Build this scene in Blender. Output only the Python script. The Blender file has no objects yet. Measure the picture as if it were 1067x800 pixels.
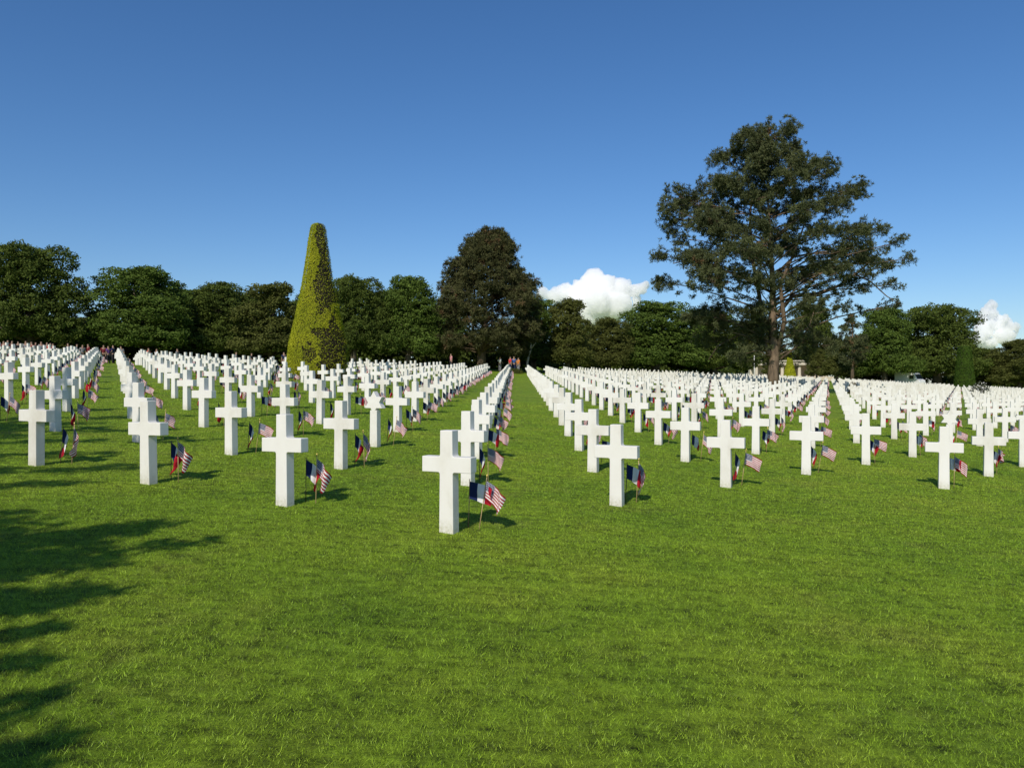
import bpy, bmesh, math, random
import numpy as np
from mathutils import Vector, Matrix, noise

R = math.radians
scene = bpy.context.scene
COL = scene.collection
F, CX, CY, EYE = 800.0, 533.5, 400.0, 1.7676      # focal length in px of the 1067 px wide photo

# ------------------------------------------------------------------ helpers
def sstep(a, b, x):
    t = np.clip((x - a) / (b - a), 0, 1)
    return t * t * (3 - 2 * t)

def ground_z(x, y):
    """height of the lawn: a gentle cross fall to the right, rising away, a crest on the left."""
    x = np.asarray(x, float); y = np.asarray(y, float)
    xc = np.clip(x, -110, 150); yc = np.clip(y, -60, 200)
    z = -0.05225 * xc + 0.036 * yc
    w = 1 - sstep(-0.33, -0.22, x / np.maximum(y, 1.0))
    s = np.maximum(0, y - 47)
    z = z - w * 0.75 * (1 - np.exp(-s * s * 0.008 / 0.75))
    return z

def gz(x, y): return float(ground_z(x, y))
def at(px, Z): return (px - CX) / F * Z           # lateral position of an image column at depth Z
def height_at(py, Z): return EYE + (CY - py) / F * Z

def link(o, parent=None):
    COL.objects.link(o)
    if parent: o.parent = parent
    return o

def tag(o, label=None, cat=None, group=None, kind=None):
    if label: o['label'] = label
    if cat: o['category'] = cat
    if group: o['group'] = group
    if kind: o['kind'] = kind
    return o

def empty(name, loc, rz=0.0):
    o = bpy.data.objects.new(name, None); link(o)
    o.location = loc; o.rotation_euler = (0, 0, rz); o.empty_display_size = .3
    return o

def mesh_np(name, V, faces_n, nper, mats=(), matidx=None, smooth=False, tone=None, uv=None):
    """mesh from numpy: V (n,3); faces_n flat vertex indices, nper corners per face."""
    me = bpy.data.meshes.new(name)
    nf = len(faces_n) // nper
    me.vertices.add(len(V)); me.vertices.foreach_set('co', np.asarray(V, np.float32).ravel())
    me.loops.add(len(faces_n)); me.loops.foreach_set('vertex_index', np.asarray(faces_n, np.int32))
    me.polygons.add(nf)
    me.polygons.foreach_set('loop_start', np.arange(0, nf * nper, nper, dtype=np.int32))
    for m in mats: me.materials.append(m)
    if matidx is not None: me.polygons.foreach_set('material_index', np.asarray(matidx, np.int32))
    if smooth: me.polygons.foreach_set('use_smooth', np.ones(nf, bool))
    me.update(calc_edges=True)
    if tone is not None:
        a = me.attributes.new('tone', 'FLOAT', 'FACE'); a.data.foreach_set('value', np.asarray(tone, np.float32))
    if uv is not None:
        l = me.uv_layers.new(name='UVMap'); l.data.foreach_set('uv', np.asarray(uv, np.float32).ravel())
    return me

def obj(name, me, parent=None):
    return link(bpy.data.objects.new(name, me), parent)

class MB:
    """collects tubes, boxes and prisms into ONE mesh"""
    def __init__(s): s.v = []; s.f = []
    def box(s, x0, x1, y0, y1, z0, z1):
        n = len(s.v)
        s.v += [(x0,y0,z0),(x1,y0,z0),(x1,y1,z0),(x0,y1,z0),(x0,y0,z1),(x1,y0,z1),(x1,y1,z1),(x0,y1,z1)]
        s.f += [tuple(n+i for i in q) for q in ((3,2,1,0),(4,5,6,7),(0,1,5,4),(1,2,6,5),(2,3,7,6),(3,0,4,7))]
    def tube(s, pts, rad, k=8, cap=True, wob=0.0, rng=random):
        pts = [Vector(p) for p in pts]; rings = []
        up = Vector((0.13, 0.98, 0.1))
        for i, p in enumerate(pts):
            d = (pts[min(i+1, len(pts)-1)] - pts[max(i-1, 0)]).normalized()
            a = d.cross(up)
            if a.length < .1: a = d.cross(Vector((1, 0, 0)))
            a.normalize(); b = d.cross(a); n = len(s.v)
            for j in range(k):
                t = 2*math.pi*j/k; r = rad[i] * (1 + rng.uniform(-wob, wob))
                s.v.append(tuple(p + a*math.cos(t)*r + b*math.sin(t)*r))
            rings.append(n)
        for i in range(len(rings)-1):
            for j in range(k):
                s.f.append((rings[i]+j, rings[i]+(j+1)%k, rings[i+1]+(j+1)%k, rings[i+1]+j))
        if cap:
            s.f.append(tuple(rings[0]+j for j in range(k))[::-1]); s.f.append(tuple(rings[-1]+j for j in range(k)))
    def mesh(s, name, mat, smooth=False, bevel=0.0):
        me = bpy.data.meshes.new(name); me.from_pydata(s.v, [], s.f); me.materials.append(mat)
        bm = bmesh.new(); bm.from_mesh(me)
        bmesh.ops.recalc_face_normals(bm, faces=bm.faces)
        if bevel: bmesh.ops.bevel(bm, geom=[e for e in bm.edges if e.calc_face_angle(0) > .5], offset=bevel, segments=2, affect='EDGES')
        bm.to_mesh(me); bm.free()
        if smooth:
            for p in me.polygons: p.use_smooth = True
        return me

# ------------------------------------------------------------------ materials
class NT:
    def __init__(s, name):
        s.m = bpy.data.materials.new(name); s.m.use_nodes = True; s.t = s.m.node_tree
        for n in list(s.t.nodes): s.t.nodes.remove(n)
        s.out = s.n('ShaderNodeOutputMaterial')
    def n(s, t, **k):
        n = s.t.nodes.new(t)
        for a, b in k.items(): setattr(n, a, b)
        return n
    def set(s, sock, v):
        if isinstance(v, bpy.types.NodeSocket): s.t.links.new(v, sock)
        elif isinstance(v, (tuple, list)) and len(v) == 3 and sock.type == 'RGBA': sock.default_value = (*v, 1)
        else: sock.default_value = v
    def math(s, op, a, b=0.0, clamp=False):
        n = s.n('ShaderNodeMath', operation=op, use_clamp=clamp); s.set(n.inputs[0], a); s.set(n.inputs[1], b); return n.outputs[0]
    def mix(s, f, a, b):
        n = s.n('ShaderNodeMix', data_type='RGBA'); s.set(n.inputs[0], f); s.set(n.inputs[6], a); s.set(n.inputs[7], b); return n.outputs[2]
    def noise(s, scale, detail=4, rough=.55, coord='Object', vec=None, stretch=None):
        n = s.n('ShaderNodeTexNoise'); n.inputs['Scale'].default_value = scale; n.inputs['Detail'].default_value = detail; n.inputs['Roughness'].default_value = rough
        v = vec or s.n('ShaderNodeTexCoord').outputs[coord]
        if stretch:
            mp = s.n('ShaderNodeMapping'); s.t.links.new(v, mp.inputs[0]); mp.inputs['Scale'].default_value = stretch[:3]
            if len(stretch) > 3: mp.inputs['Rotation'].default_value = (0, 0, stretch[3])
            v = mp.outputs[0]
        s.t.links.new(v, n.inputs['Vector']); return n.outputs[0]
    def ramp(s, f, stops):
        n = s.n('ShaderNodeValToRGB'); s.set(n.inputs[0], f); e = n.color_ramp.elements
        while len(e) < len(stops): e.new(.5)
        for q, (p, c) in zip(e, stops): q.position = p; q.color = (*c, 1) if len(c) == 3 else c
        return n.outputs[0]
    def mapr(s, f, a, b, c, d):
        n = s.n('ShaderNodeMapRange'); s.set(n.inputs[0], f)
        for i, v in enumerate((a, b, c, d)): n.inputs[i+1].default_value = v
        return n.outputs[0]
    def bsdf(s, color, rough=.6, spec=.5, bump=None, bstr=.3, bdist=.02, **k):
        p = s.n('ShaderNodeBsdfPrincipled'); s.set(p.inputs['Base Color'], color); s.set(p.inputs['Roughness'], rough)
        p.inputs['Specular IOR Level'].default_value = spec
        for a, b in k.items(): s.set(p.inputs[a], b)
        if bump is not None:
            b = s.n('ShaderNodeBump'); b.inputs['Strength'].default_value = bstr; b.inputs['Distance'].default_value = bdist
            s.t.links.new(bump, b.inputs['Height']); s.t.links.new(b.outputs[0], p.inputs['Normal'])
        return p.outputs[0]
    def done(s, sh): s.t.links.new(sh, s.out.inputs[0]); return s.m

def simple(name, color, rough=.6, spec=.5, metal=0.0, var=.15, scale=8):
    t = NT(name); n = t.noise(scale)
    c = t.mix(n, tuple(v*(1-var) for v in color), tuple(min(1, v*(1+var)) for v in color))
    return t.done(t.bsdf(c, rough, spec, Metallic=metal))

def leaf_mat(name, dark, light, trans=.25, extra=None, rough=.75, nscale=.35):
    t = NT(name)
    a = t.n('ShaderNodeAttribute', attribute_name='tone').outputs['Fac']
    big = t.noise(nscale, 3)
    f = t.math('ADD', t.math('MULTIPLY', a, .6), t.math('MULTIPLY', big, .45), clamp=True)
    c = t.ramp(f, [(.1, dark), (.85, light)])
    if extra is not None:                          # dead or brown foliage where tone is above 1
        c = t.mix(t.mapr(a, 1.2, 1.6, 0, 1), c, extra)
    p = t.bsdf(c, rough, .12)
    tr = t.n('ShaderNodeBsdfTranslucent'); t.set(tr.inputs[0], c)
    m = t.n('ShaderNodeMixShader'); m.inputs[0].default_value = trans
    t.t.links.new(p, m.inputs[1]); t.t.links.new(tr.outputs[0], m.inputs[2])
    return t.done(m.outputs[0])

def lawn_color(t, vec):
    """shared colour field of the lawn, used by the ground sheet and by the blades"""
    big = t.noise(.22, 4, .6, vec=vec)
    mid = t.noise(1.1, 4, .6, vec=vec, stretch=(1.0, .8, 1.0))
    fine = t.noise(9, 3, .6, vec=vec)
    f = t.math('ADD', t.math('MULTIPLY', big, .5), t.math('MULTIPLY', mid, .5))
    c = t.ramp(f, [(.30, (.175, .305, .018)), (.5, (.255, .385, .023)), (.70, (.335, .435, .034))])
    dry = t.mapr(t.noise(.6, 5, .7, vec=vec), .56, .74, 0, .45)
    c = t.mix(dry, c, (.34, .33, .065))
    return c, fine

def geo_pos(t): return t.n('ShaderNodeNewGeometry').outputs['Position']

def make_lawn_mat():
    t = NT('lawn'); p = geo_pos(t); c, fine = lawn_color(t, p)
    hi = t.noise(70, 6, .85, vec=p)
    streak = t.noise(3.2, 4, .7, vec=p, stretch=(.5, 3.0, 1.0, R(4)))
    k = t.math('ADD', t.math('MULTIPLY', fine, .35), t.math('ADD', t.math('MULTIPLY', hi, .45), t.math('MULTIPLY', streak, .3)))
    k = t.mapr(k, .43, .67, .08, 1.2)
    mul = t.n('ShaderNodeVectorMath', operation='SCALE'); t.set(mul.inputs[0], c); t.set(mul.inputs['Scale'], k)
    return t.done(t.bsdf(mul.outputs[0], .8, .15, bump=t.math('ADD', hi, streak), bstr=.7, bdist=.05))

def make_blade_mat():
    t = NT('grass_blades'); p = geo_pos(t); c, fine = lawn_color(t, p)
    a = t.n('ShaderNodeAttribute', attribute_name='tone').outputs['Fac']
    k = t.mapr(a, .1, .95, .16, 1.72)
    mul = t.n('ShaderNodeVectorMath', operation='SCALE'); t.set(mul.inputs[0], c); t.set(mul.inputs['Scale'], k)
    c2 = t.mix(t.mapr(a, .93, 1.0, 0, .15), mul.outputs[0], (.42, .44, .10))
    s = t.bsdf(c2, .5, .3)
    tr = t.n('ShaderNodeBsdfTranslucent'); t.set(tr.inputs[0], c2)
    m = t.n('ShaderNodeMixShader'); m.inputs[0].default_value = .25
    t.t.links.new(s, m.inputs[1]); t.t.links.new(tr.outputs[0], m.inputs[2])
    return t.done(m.outputs[0])

def make_marble():
    t = NT('white_marble')
    info = t.n('ShaderNodeObjectInfo').outputs['Random']
    st = t.noise(2.2, 5, .65, vec=geo_pos(t), stretch=(1, 1, .5))
    fine = t.noise(30, 4, .6)
    c = t.ramp(t.math('ADD', t.math('MULTIPLY', st, .8), t.math('MULTIPLY', info, .2)), [(.25, (.54, .51, .43)), (.47, (.71, .69, .63)), (.7, (.76, .745, .70))])
    z = t.n('ShaderNodeSeparateXYZ'); t.t.links.new(t.n('ShaderNodeTexCoord').outputs['Object'], z.inputs[0])
    foot = t.math('MULTIPLY', t.mapr(z.outputs[2], .02, .14, 1, 0), t.mapr(fine, .35, .65, .1, .7))   # splash dirt
    c = t.mix(foot, c, (.42, .40, .28))
    return t.done(t.bsdf(c, .45, .3, bump=fine, bstr=.08, bdist=.004))

def flag_mat(name, kind):
    t = NT(name)
    uv = t.n('ShaderNodeUVMap', uv_map='UVMap').outputs[0]
    s = t.n('ShaderNodeSeparateXYZ'); t.t.links.new(uv, s.inputs[0]); u, v = s.outputs[0], s.outputs[1]
    if kind == 'fr':
        c = t.mix(t.math('GREATER_THAN', u, .333), (.010, .022, .085), (.78, .77, .76))
        c = t.mix(t.math('GREATER_THAN', u, .667), c, (.42, .012, .025))
    else:
        st = t.math('MODULO', t.math('FLOOR', t.math('MULTIPLY', v, 12.99)), 2.0)
        c = t.mix(st, (.33, .010, .022), (.80, .76, .74))
        can = t.math('MULTIPLY', t.math('LESS_THAN', u, .4), t.math('GREATER_THAN', v, .462))
        fu = t.math('SUBTRACT', t.math('FRACT', t.math('MULTIPLY', u, 15.0)), .5)
        fv = t.math('SUBTRACT', t.math('FRACT', t.math('MULTIPLY', t.math('SUBTRACT', v, .462), 9.3)), .5)
        d = t.math('ADD', t.math('MULTIPLY', fu, fu), t.math('MULTIPLY', fv, fv))
        cc = t.mix(t.math('LESS_THAN', d, .075), (.012, .022, .09), (.75, .75, .75))
        c = t.mix(can, c, cc)
    p = t.bsdf(c, .75, .2)
    tr = t.n('ShaderNodeBsdfTranslucent'); t.set(tr.inputs[0], c)
    m = t.n('ShaderNodeMixShader'); m.inputs[0].default_value = .14
    t.t.links.new(p, m.inputs[1]); t.t.links.new(tr.outputs[0], m.inputs[2])
    return t.done(m.outputs[0])

def bark_mat(name, dark, light, scale=3):
    t = NT(name)
    n = t.noise(scale, 6, .7, stretch=(1, 1, .25))
    return t.done(t.bsdf(t.ramp(n, [(.3, dark), (.7, light)]), .9, .1, bump=n, bstr=.6, bdist=.08))

M = {
 'lawn': make_lawn_mat(), 'blade': make_blade_mat(), 'marble': make_marble(),
 'fr': flag_mat('french_flag_cloth', 'fr'), 'us': flag_mat('striped_flag_cloth', 'us'),
 'stick': simple('pale_wood_stick', (.50, .36, .17), .6), 'dark_stick': simple('dark_wood_stick', (.06, .045, .03), .6),
 'gold': simple('gilt_tip', (.75, .55, .15), .35, metal=.8),
 'oak': leaf_mat('broad_leaves', (.028, .046, .008), (.120, .158, .028)),
 'oak2': leaf_mat('olive_leaves', (.032, .042, .010), (.140, .152, .034)),
 'oak3': leaf_mat('fresh_leaves', (.032, .058, .009), (.130, .190, .032)),
 'pine': leaf_mat('pine_needles', (.026, .036, .015), (.125, .140, .056), .12, extra=(.15, .095, .045)),
 'pine2': leaf_mat('brownish_needles', (.026, .031, .011), (.105, .104, .038), .1, extra=(.12, .075, .035)),
 'yew': leaf_mat('golden_yew_leaves', (.19, .24, .012), (.45, .45, .025), .2, extra=(.050, .038, .028), nscale=.9),
 'yew2': leaf_mat('green_yew_leaves', (.026, .058, .006), (.070, .12, .014), .2, nscale=.9),
 'bark': bark_mat('grey_bark', (.05, .04, .03), (.17, .14, .10)),
 'pinebark': bark_mat('pine_bark', (.045, .034, .025), (.24, .175, .115)),
 'stone': simple('pale_limestone', (.56, .50, .40), .8, .2, var=.12, scale=.6),
 'skin': simple('skin', (.30, .18, .12), .6), 'hair': simple('hair', (.06, .04, .03), .7),
 'van': simple('white_van_paint', (.75, .75, .75), .3, var=.03), 'glass': simple('dark_glass', (.02, .025, .03), .1, .8),
 'tyre': simple('tyre_rubber', (.02, .02, .02), .8), 'rim': simple('wheel_rim', (.4, .4, .4), .4, metal=.8),
 'shrub': leaf_mat('shrub_leaves', (.02, .03, .012), (.06, .07, .03), .2),
 'rust_shrub': leaf_mat('russet_shrub_leaves', (.04, .03, .012), (.12, .085, .035), .2),
 'petal': simple('white_petals', (.7, .68, .66), .6),
 'post': simple('white_painted_post', (.78, .77, .72), .5),
}

# ------------------------------------------------------------------ ground
def make_ground():
    def axis(lo, hi, step, far):
        a = list(np.arange(lo, hi + .01, step))
        return np.array([-far, -far*.4] + a + [far*.4, far])
    xs = axis(-120, 160, 2.0, 4000); ys = axis(-70, 210, 2.0, 4000)
    X, Y = np.meshgrid(xs, ys)
    Z = ground_z(X, Y)
    V = np.stack([X.ravel(), Y.ravel(), Z.ravel()], 1)
    nx, ny = len(xs), len(ys)
    i, j = np.meshgrid(np.arange(nx-1), np.arange(ny-1))
    a = (j*nx + i).ravel()
    Fc = np.stack([a, a+1, a+1+nx, a+nx], 1).ravel()
    o = obj('lawn_ground', mesh_np('lawn_ground', V, Fc, 4, [M['lawn']], smooth=True))
    tag(o, 'mown green lawn sloping gently under the graves', kind='structure')
make_ground()

def make_grass():
    rng = np.random.default_rng(5)
    ys = []
    # blades per metre of depth  = density(y) * width(y)
    def dens(y): return np.where(y < 6.5, 10500, 10500 * (6.5 / y) ** 2.0)
    def width(y): return 1.75 * y + 4.0
    yy = np.linspace(2.3, 30, 2000); w = dens(yy) * width(yy); c = np.cumsum(w) * (yy[1]-yy[0])
    N = int(c[-1]); y = np.interp(rng.random(N) * c[-1], c, yy)
    x = (rng.random(N) - .5) * width(y)
    z = ground_z(x, y) - .004
    h = rng.uniform(.010, .026, N); wd = np.maximum(.0032, .00054 * y) * rng.uniform(.7, 1.4, N)
    # tufts a few centimetres across lean together and share height and tone
    q = .024 * (1 + .25*np.sin(y*3.1 + x*2.3)); jx = x + .012*rng.normal(size=N); jy = y + .012*rng.normal(size=N)
    hsh = np.abs(np.sin(np.floor(jx/q)*12.9898 + np.floor(jy/q)*78.233)*43758.5453) % 1
    hs2 = np.abs(np.sin(np.floor(jx/q)*39.346 + np.floor(jy/q)*11.135)*24634.6345) % 1
    h = h * (.8 + .4*hs2)
    az = rng.uniform(0, math.pi, N); laz = hsh*2*math.pi + rng.normal(0, .7, N); lean = rng.uniform(.3, 1.4, N) * h
    dx, dy = np.cos(az) * wd * .5, np.sin(az) * wd * .5
    V = np.empty((N, 3, 3), np.float32)
    V[:, 0] = np.stack([x-dx, y-dy, z], 1); V[:, 1] = np.stack([x+dx, y+dy, z], 1)
    V[:, 2] = np.stack([x + np.cos(laz)*lean, y + np.sin(laz)*lean, z + h], 1)
    me = mesh_np('grass', V.reshape(-1, 3), np.arange(3*N), 3, [M['blade']], tone=np.clip(.16*hs2 + .84*rng.random(N), 0, 1))
    tag(obj('grass', me), 'short mown grass blades of the foreground lawn', 'grass', kind='stuff')
make_grass()

# ------------------------------------------------------------------ grave markers
# grid measured from the photograph: COLV runs back along a column, ROWV sideways along a row
A0 = np.array((-.620, 7.582)); ROWV = np.array((-1.8894, .8553)); COLV = np.array((.0115, 2.7479))
FACING = math.atan2(ROWV[1], ROWV[0]) - math.pi   # local +x of a cross lies along the row

def cross_outline(simple_=False):
    H = 1.0; bt, bb = .742, .588; a = .272; w0, w1, w2 = .080, .072, .070; r = .022
    P = [(-w0, -.12), (w0, -.12), (w1+.001, bb-r)]
    if not simple_:
        P += [(w1 + r*(1-math.cos(t)), bb - r + r*math.sin(t)) for t in (R(30), R(60))]
    P += [(w1+r, bb), (a, bb), (a, bt), (w2+r, bt)]
    if not simple_:
        P += [(w2 + r*(1-math.cos(t)), bt + r - r*math.sin(t)) for t in (R(60), R(30))]
    P += [(w2, bt+r), (w2-.002, H)]
    return P + [(-x, z) for x, z in P[::-1][:-2]]

def prism(P, d):
    n = len(P)
    V = [(x, -d/2, z) for x, z in P] + [(x, d/2, z) for x, z in P]
    Fc = [tuple(range(n)), tuple(range(2*n-1, n-1, -1))] + [(i, i+n, (i+1) % n + n, (i+1) % n) for i in range(n)]
    return V, Fc

def bevelled(name, V, Fc, mat, b=.006):
    me = bpy.data.meshes.new(name); me.from_pydata(V, [], Fc); me.materials.append(mat)
    bm = bmesh.new(); bm.from_mesh(me); bmesh.ops.recalc_face_normals(bm, faces=bm.faces)
    es = [e for e in bm.edges if e.calc_face_angle(0) > .9]
    bmesh.ops.bevel(bm, geom=es, offset=b, segments=2, affect='EDGES', profile=.5)
    bmesh.ops.triangulate(bm, faces=[f for f in bm.faces if len(f.verts) > 4])
    bm.to_mesh(me); bm.free()
    return me

CROSS_ME = bevelled('cross_headstone', *prism(cross_outline(), .125), M['marble'])

def star_mesh():
    V, Fc = prism([(-.080, -.12), (.080, -.12), (.072, .66), (-.072, .66)], .125)
    c, Ro, Ri = .80, .205, .118
    P = []
    for k in range(12):
        t = R(90 + 30*k); q = Ro if k % 2 == 0 else Ri
        P.append((q*math.cos(t)*1.02, c + q*math.sin(t)))
    V2, F2 = prism(P, .131)
    return bevelled('star_headstone', V + V2, Fc + [tuple(i+len(V) for i in f) for f in F2], M['marble'])
STAR_ME = star_mesh()

ORD = ['', 'first', 'second', 'third', 'fourth', 'fifth', 'sixth', 'seventh', 'eighth', 'ninth', 'tenth', 'eleventh', 'twelfth', 'thirteenth',
       'fourteenth', 'fifteenth', 'sixteenth', 'seventeenth', 'eighteenth', 'nineteenth', 'twentieth', 'twenty-first', 'twenty-second', 'twenty-third',
       'twenty-fourth', 'twenty-fifth', 'twenty-sixth', 'twenty-seventh', 'twenty-eighth', 'twenty-ninth', 'thirtieth'] + ['thirty-' + o for o in ('first', 'second', 'third', 'fourth', 'fifth', 'sixth', 'seventh', 'eighth', 'ninth')] + ['fortieth']

TOPIARY = (at(331.5, 42), 42.0)
BIGPINE = (at(805.5, 65), 65.0)
SHRUBS = [(at(1021, 70), 70.0), (at(889, 68), 68.0)]
TOP2 = (at(1005, 118), 118.0)
KEEPOUT = [(*TOPIARY, 2.9), (*BIGPINE, 1.1), (*TOP2, 2.2)] + [(*s, .7) for s in SHRUBS]

BT = [-.9, -.36, -.29, -.17, -.04, .02, .05, .17, .32, .42, .9]
BZ = [61, 61, 58, 64, 69, 76, 79, 101, 128, 136, 136]
def zmax(t): return float(np.interp(t, BT, BZ))

def lattice():
    out = []
    for j in range(0, 90):
        lo = {0: 0, 1: -1, 2: -2, 3: -4, 4: -5, 5: -6}.get(j, -120)
        for i in range(lo, 70):
            p = A0 + i*ROWV + j*COLV
            x, y = p
            if y < 6 or y > 140: continue
            px = CX + F*x/y
            if px < -30 or px > 1097: continue
            if y > zmax(x/y): continue
            if any((x-a)**2 + (y-b)**2 < r*r for a, b, r in KEEPOUT): continue
            out.append((y, x, i, j))
    out.sort()
    return out
GRAVES = lattice()
rg = random.Random(11)
counts = {}
for y, x, i, j in sorted(GRAVES, key=lambda g: g[3]):
    counts.setdefault(i, []).append(j)
STARS = {(1, 2): 'white Star of David headstone in the first column left of the middle',
         (-6, 6): 'white Star of David headstone just behind the crosses near the right edge'}
N_IND = 300

def column_phrase(i):
    if i == 0: return 'the middle column'
    return f"the {ORD[abs(i)]} column {'left' if i > 0 else 'right'} of the middle"

def cloth_mesh(name, mat, L, Hh, droop, amp, ph, pinch, nu=12, nv=6):
    V, UV = [], []
    for b in range(nv+1):
        v = b / nv
        for a in range(nu+1):
            u = a / nu
            ang = droop * (0.55 + .45*u) + pinch*(1-v)*.25
            x = L*u*math.cos(ang)*(1 - pinch*.35*(1-v)*u)
            z = -(1-v)*Hh*(1 - .12*pinch*u) - L*u*math.sin(ang)
            yv = amp*(.25+u)*u*math.sin(2*math.pi*(1.35*u + .35*v) + ph) + .012*u*math.sin(7*v + ph*2)
            x -= abs(yv)*.35
            V.append((x, yv, z)); UV.append((u, v))
    fc = []; fuv = []
    for b in range(nv):
        for a in range(nu):
            q = [b*(nu+1)+a, b*(nu+1)+a+1, (b+1)*(nu+1)+a+1, (b+1)*(nu+1)+a]
            fc += q; fuv += [UV[k] for k in q]
    return mesh_np(name, np.array(V), fc, 4, [mat], smooth=True, uv=np.array(fuv))

FR_ME = [cloth_mesh('french_cloth', M['fr'], .27, .19, R(d), a, p, k) for d, a, p, k in
         ((14, .03, .3, .2), (40, .05, 1.6, .6), (58, .06, 3.0, 1.0), (26, .06, 4.1, .5), (74, .05, 5.0, 1.0), (32, .07, .9, .9), (50, .04, 5.6, .3))]
US_ME = [cloth_mesh('striped_cloth', M['us'], .28, .185, R(d), a, p, k) for d, a, p, k in
         ((18, .03, .9, .2), (32, .05, 2.4, .4), (48, .06, 3.6, .8), (24, .06, 5.2, .2), (68, .05, 1.2, 1.0), (28, .07, .2, .7), (40, .05, 4.4, .3))]
def stick_mesh(name, mat, h, r):
    m = MB(); m.tube([(0, 0, -.05), (0, 0, h)], [r, r*.9], 6); return m.mesh(name, mat, True)
ST_FR = stick_mesh('dark_stick', M['dark_stick'], .50, .0048)
ST_US = stick_mesh('pale_stick', M['stick'], .53, .0052)
def tip_mesh():
    m = MB(); m.tube([(0, 0, .53), (0, 0, .537), (0, 0, .548), (0, 0, .572)], [.004, .008, .0075, .0008], 6); return m.mesh('gold_tip', M['gold'], True)
TIP_ME = tip_mesh()

def make_flag(kind, x, y, label, variant, yaw, lean):
    z = gz(x, y)
    o = empty('french_flag' if kind == 'fr' else 'american_flag', (x, y, z), yaw)
    o.rotation_euler = (lean[0], lean[1], yaw)
    tag(o, label, 'flag', 'small French flags beside the graves' if kind == 'fr' else 'small American flags beside the graves')
    obj('stick', ST_FR if kind == 'fr' else ST_US, o)
    c = obj('cloth', (FR_ME if kind == 'fr' else US_ME)[variant], o)
    c.location = (0.004, 0, .475 if kind == 'fr' else .495); c.scale = (.94, .94, .94)
    if kind == 'us': obj('stick_tip', TIP_ME, o)
    return o

HAND = {  # (i, j): french variant, yaw ; striped variant, yaw  -- the nearest graves, posed as in the photo
 (0, 0): (0, -12, 1, -8), (1, 0): (1, -14, 2, -20), (2, 0): (2, -15, 2, -15), (1, 1): (2, -10, 4, 20), (0, 1): (4, -5, 1, 0), (-1, 1): (3, 0, 4, -20),
 (-2, 2): (4, 10, 0, -10), (-3, 3): (2, 0, 0, -5), (-4, 3): (0, -20, 1, 0), (3, 0): (4, 60, 4, -30), (1, 2): (4, 0, 1, -6), (2, 1): (4, 20, 0, 0)}

far_graves = []
for n, (y, x, i, j) in enumerate(GRAVES):
    if n >= N_IND: far_graves.append((x, y)); continue
    order = counts[i].index(j) + 1
    star = (i, j) in STARS
    jx, jy = rg.uniform(-.015, .015), rg.uniform(-.015, .015)
    o = obj('star_headstone' if star else 'cross_headstone', STAR_ME if star else CROSS_ME)
    o.location = (x + jx, y + jy, gz(x, y) + rg.uniform(-.012, .008))
    o.rotation_euler = (R(rg.uniform(-.5, .5)), R(rg.uniform(-.5, .5)), FACING + R(rg.uniform(-1.0, 1.0)))
    if star:
        tag(o, STARS[(i, j)], 'headstone', 'white marble headstones in rows'); who = 'the Star of David headstone ' + ('left of the middle column' if i > 0 else 'far right of the middle column')
    else:
        if (i, j) == (0, 0): lab = 'nearest and largest white marble cross, at the front of the middle column'; who = 'the nearest and largest cross'
        else:
            where = 'at the front of' if order == 1 else f'{ORD[order]} from the front of'
            lab = f'white marble cross {where} {column_phrase(i)}'
            who = f"the {'front' if order == 1 else ORD[order]} cross of {column_phrase(i)}"
        tag(o, lab, 'cross', 'white marble headstones in rows')
    fv, fy, uv_, uy = HAND.get((i, j), (rg.randrange(7), rg.uniform(-50, 40), rg.choice((0, 1, 2, 3, 4, 5, 6, 0, 1, 3, 5)), rg.uniform(-45, 40)))
    fx, fyy = x + .165 + rg.uniform(-.02, .02), y + .26 + rg.uniform(-.03, .03)
    ux, uyy = x + .30 + rg.uniform(-.03, .03), y + .22 + rg.uniform(-.05, .04)
    make_flag('fr', fx, fyy, f'small French flag by {who}', fv, R(fy), (R(rg.uniform(-3, 3)), R(rg.uniform(-2, 4))))
    make_flag('us', ux, uyy, f'small American flag by {who}', uv_, R(uy), (R(rg.uniform(-4, 4)), R(rg.uniform(-2, 8))))

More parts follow.
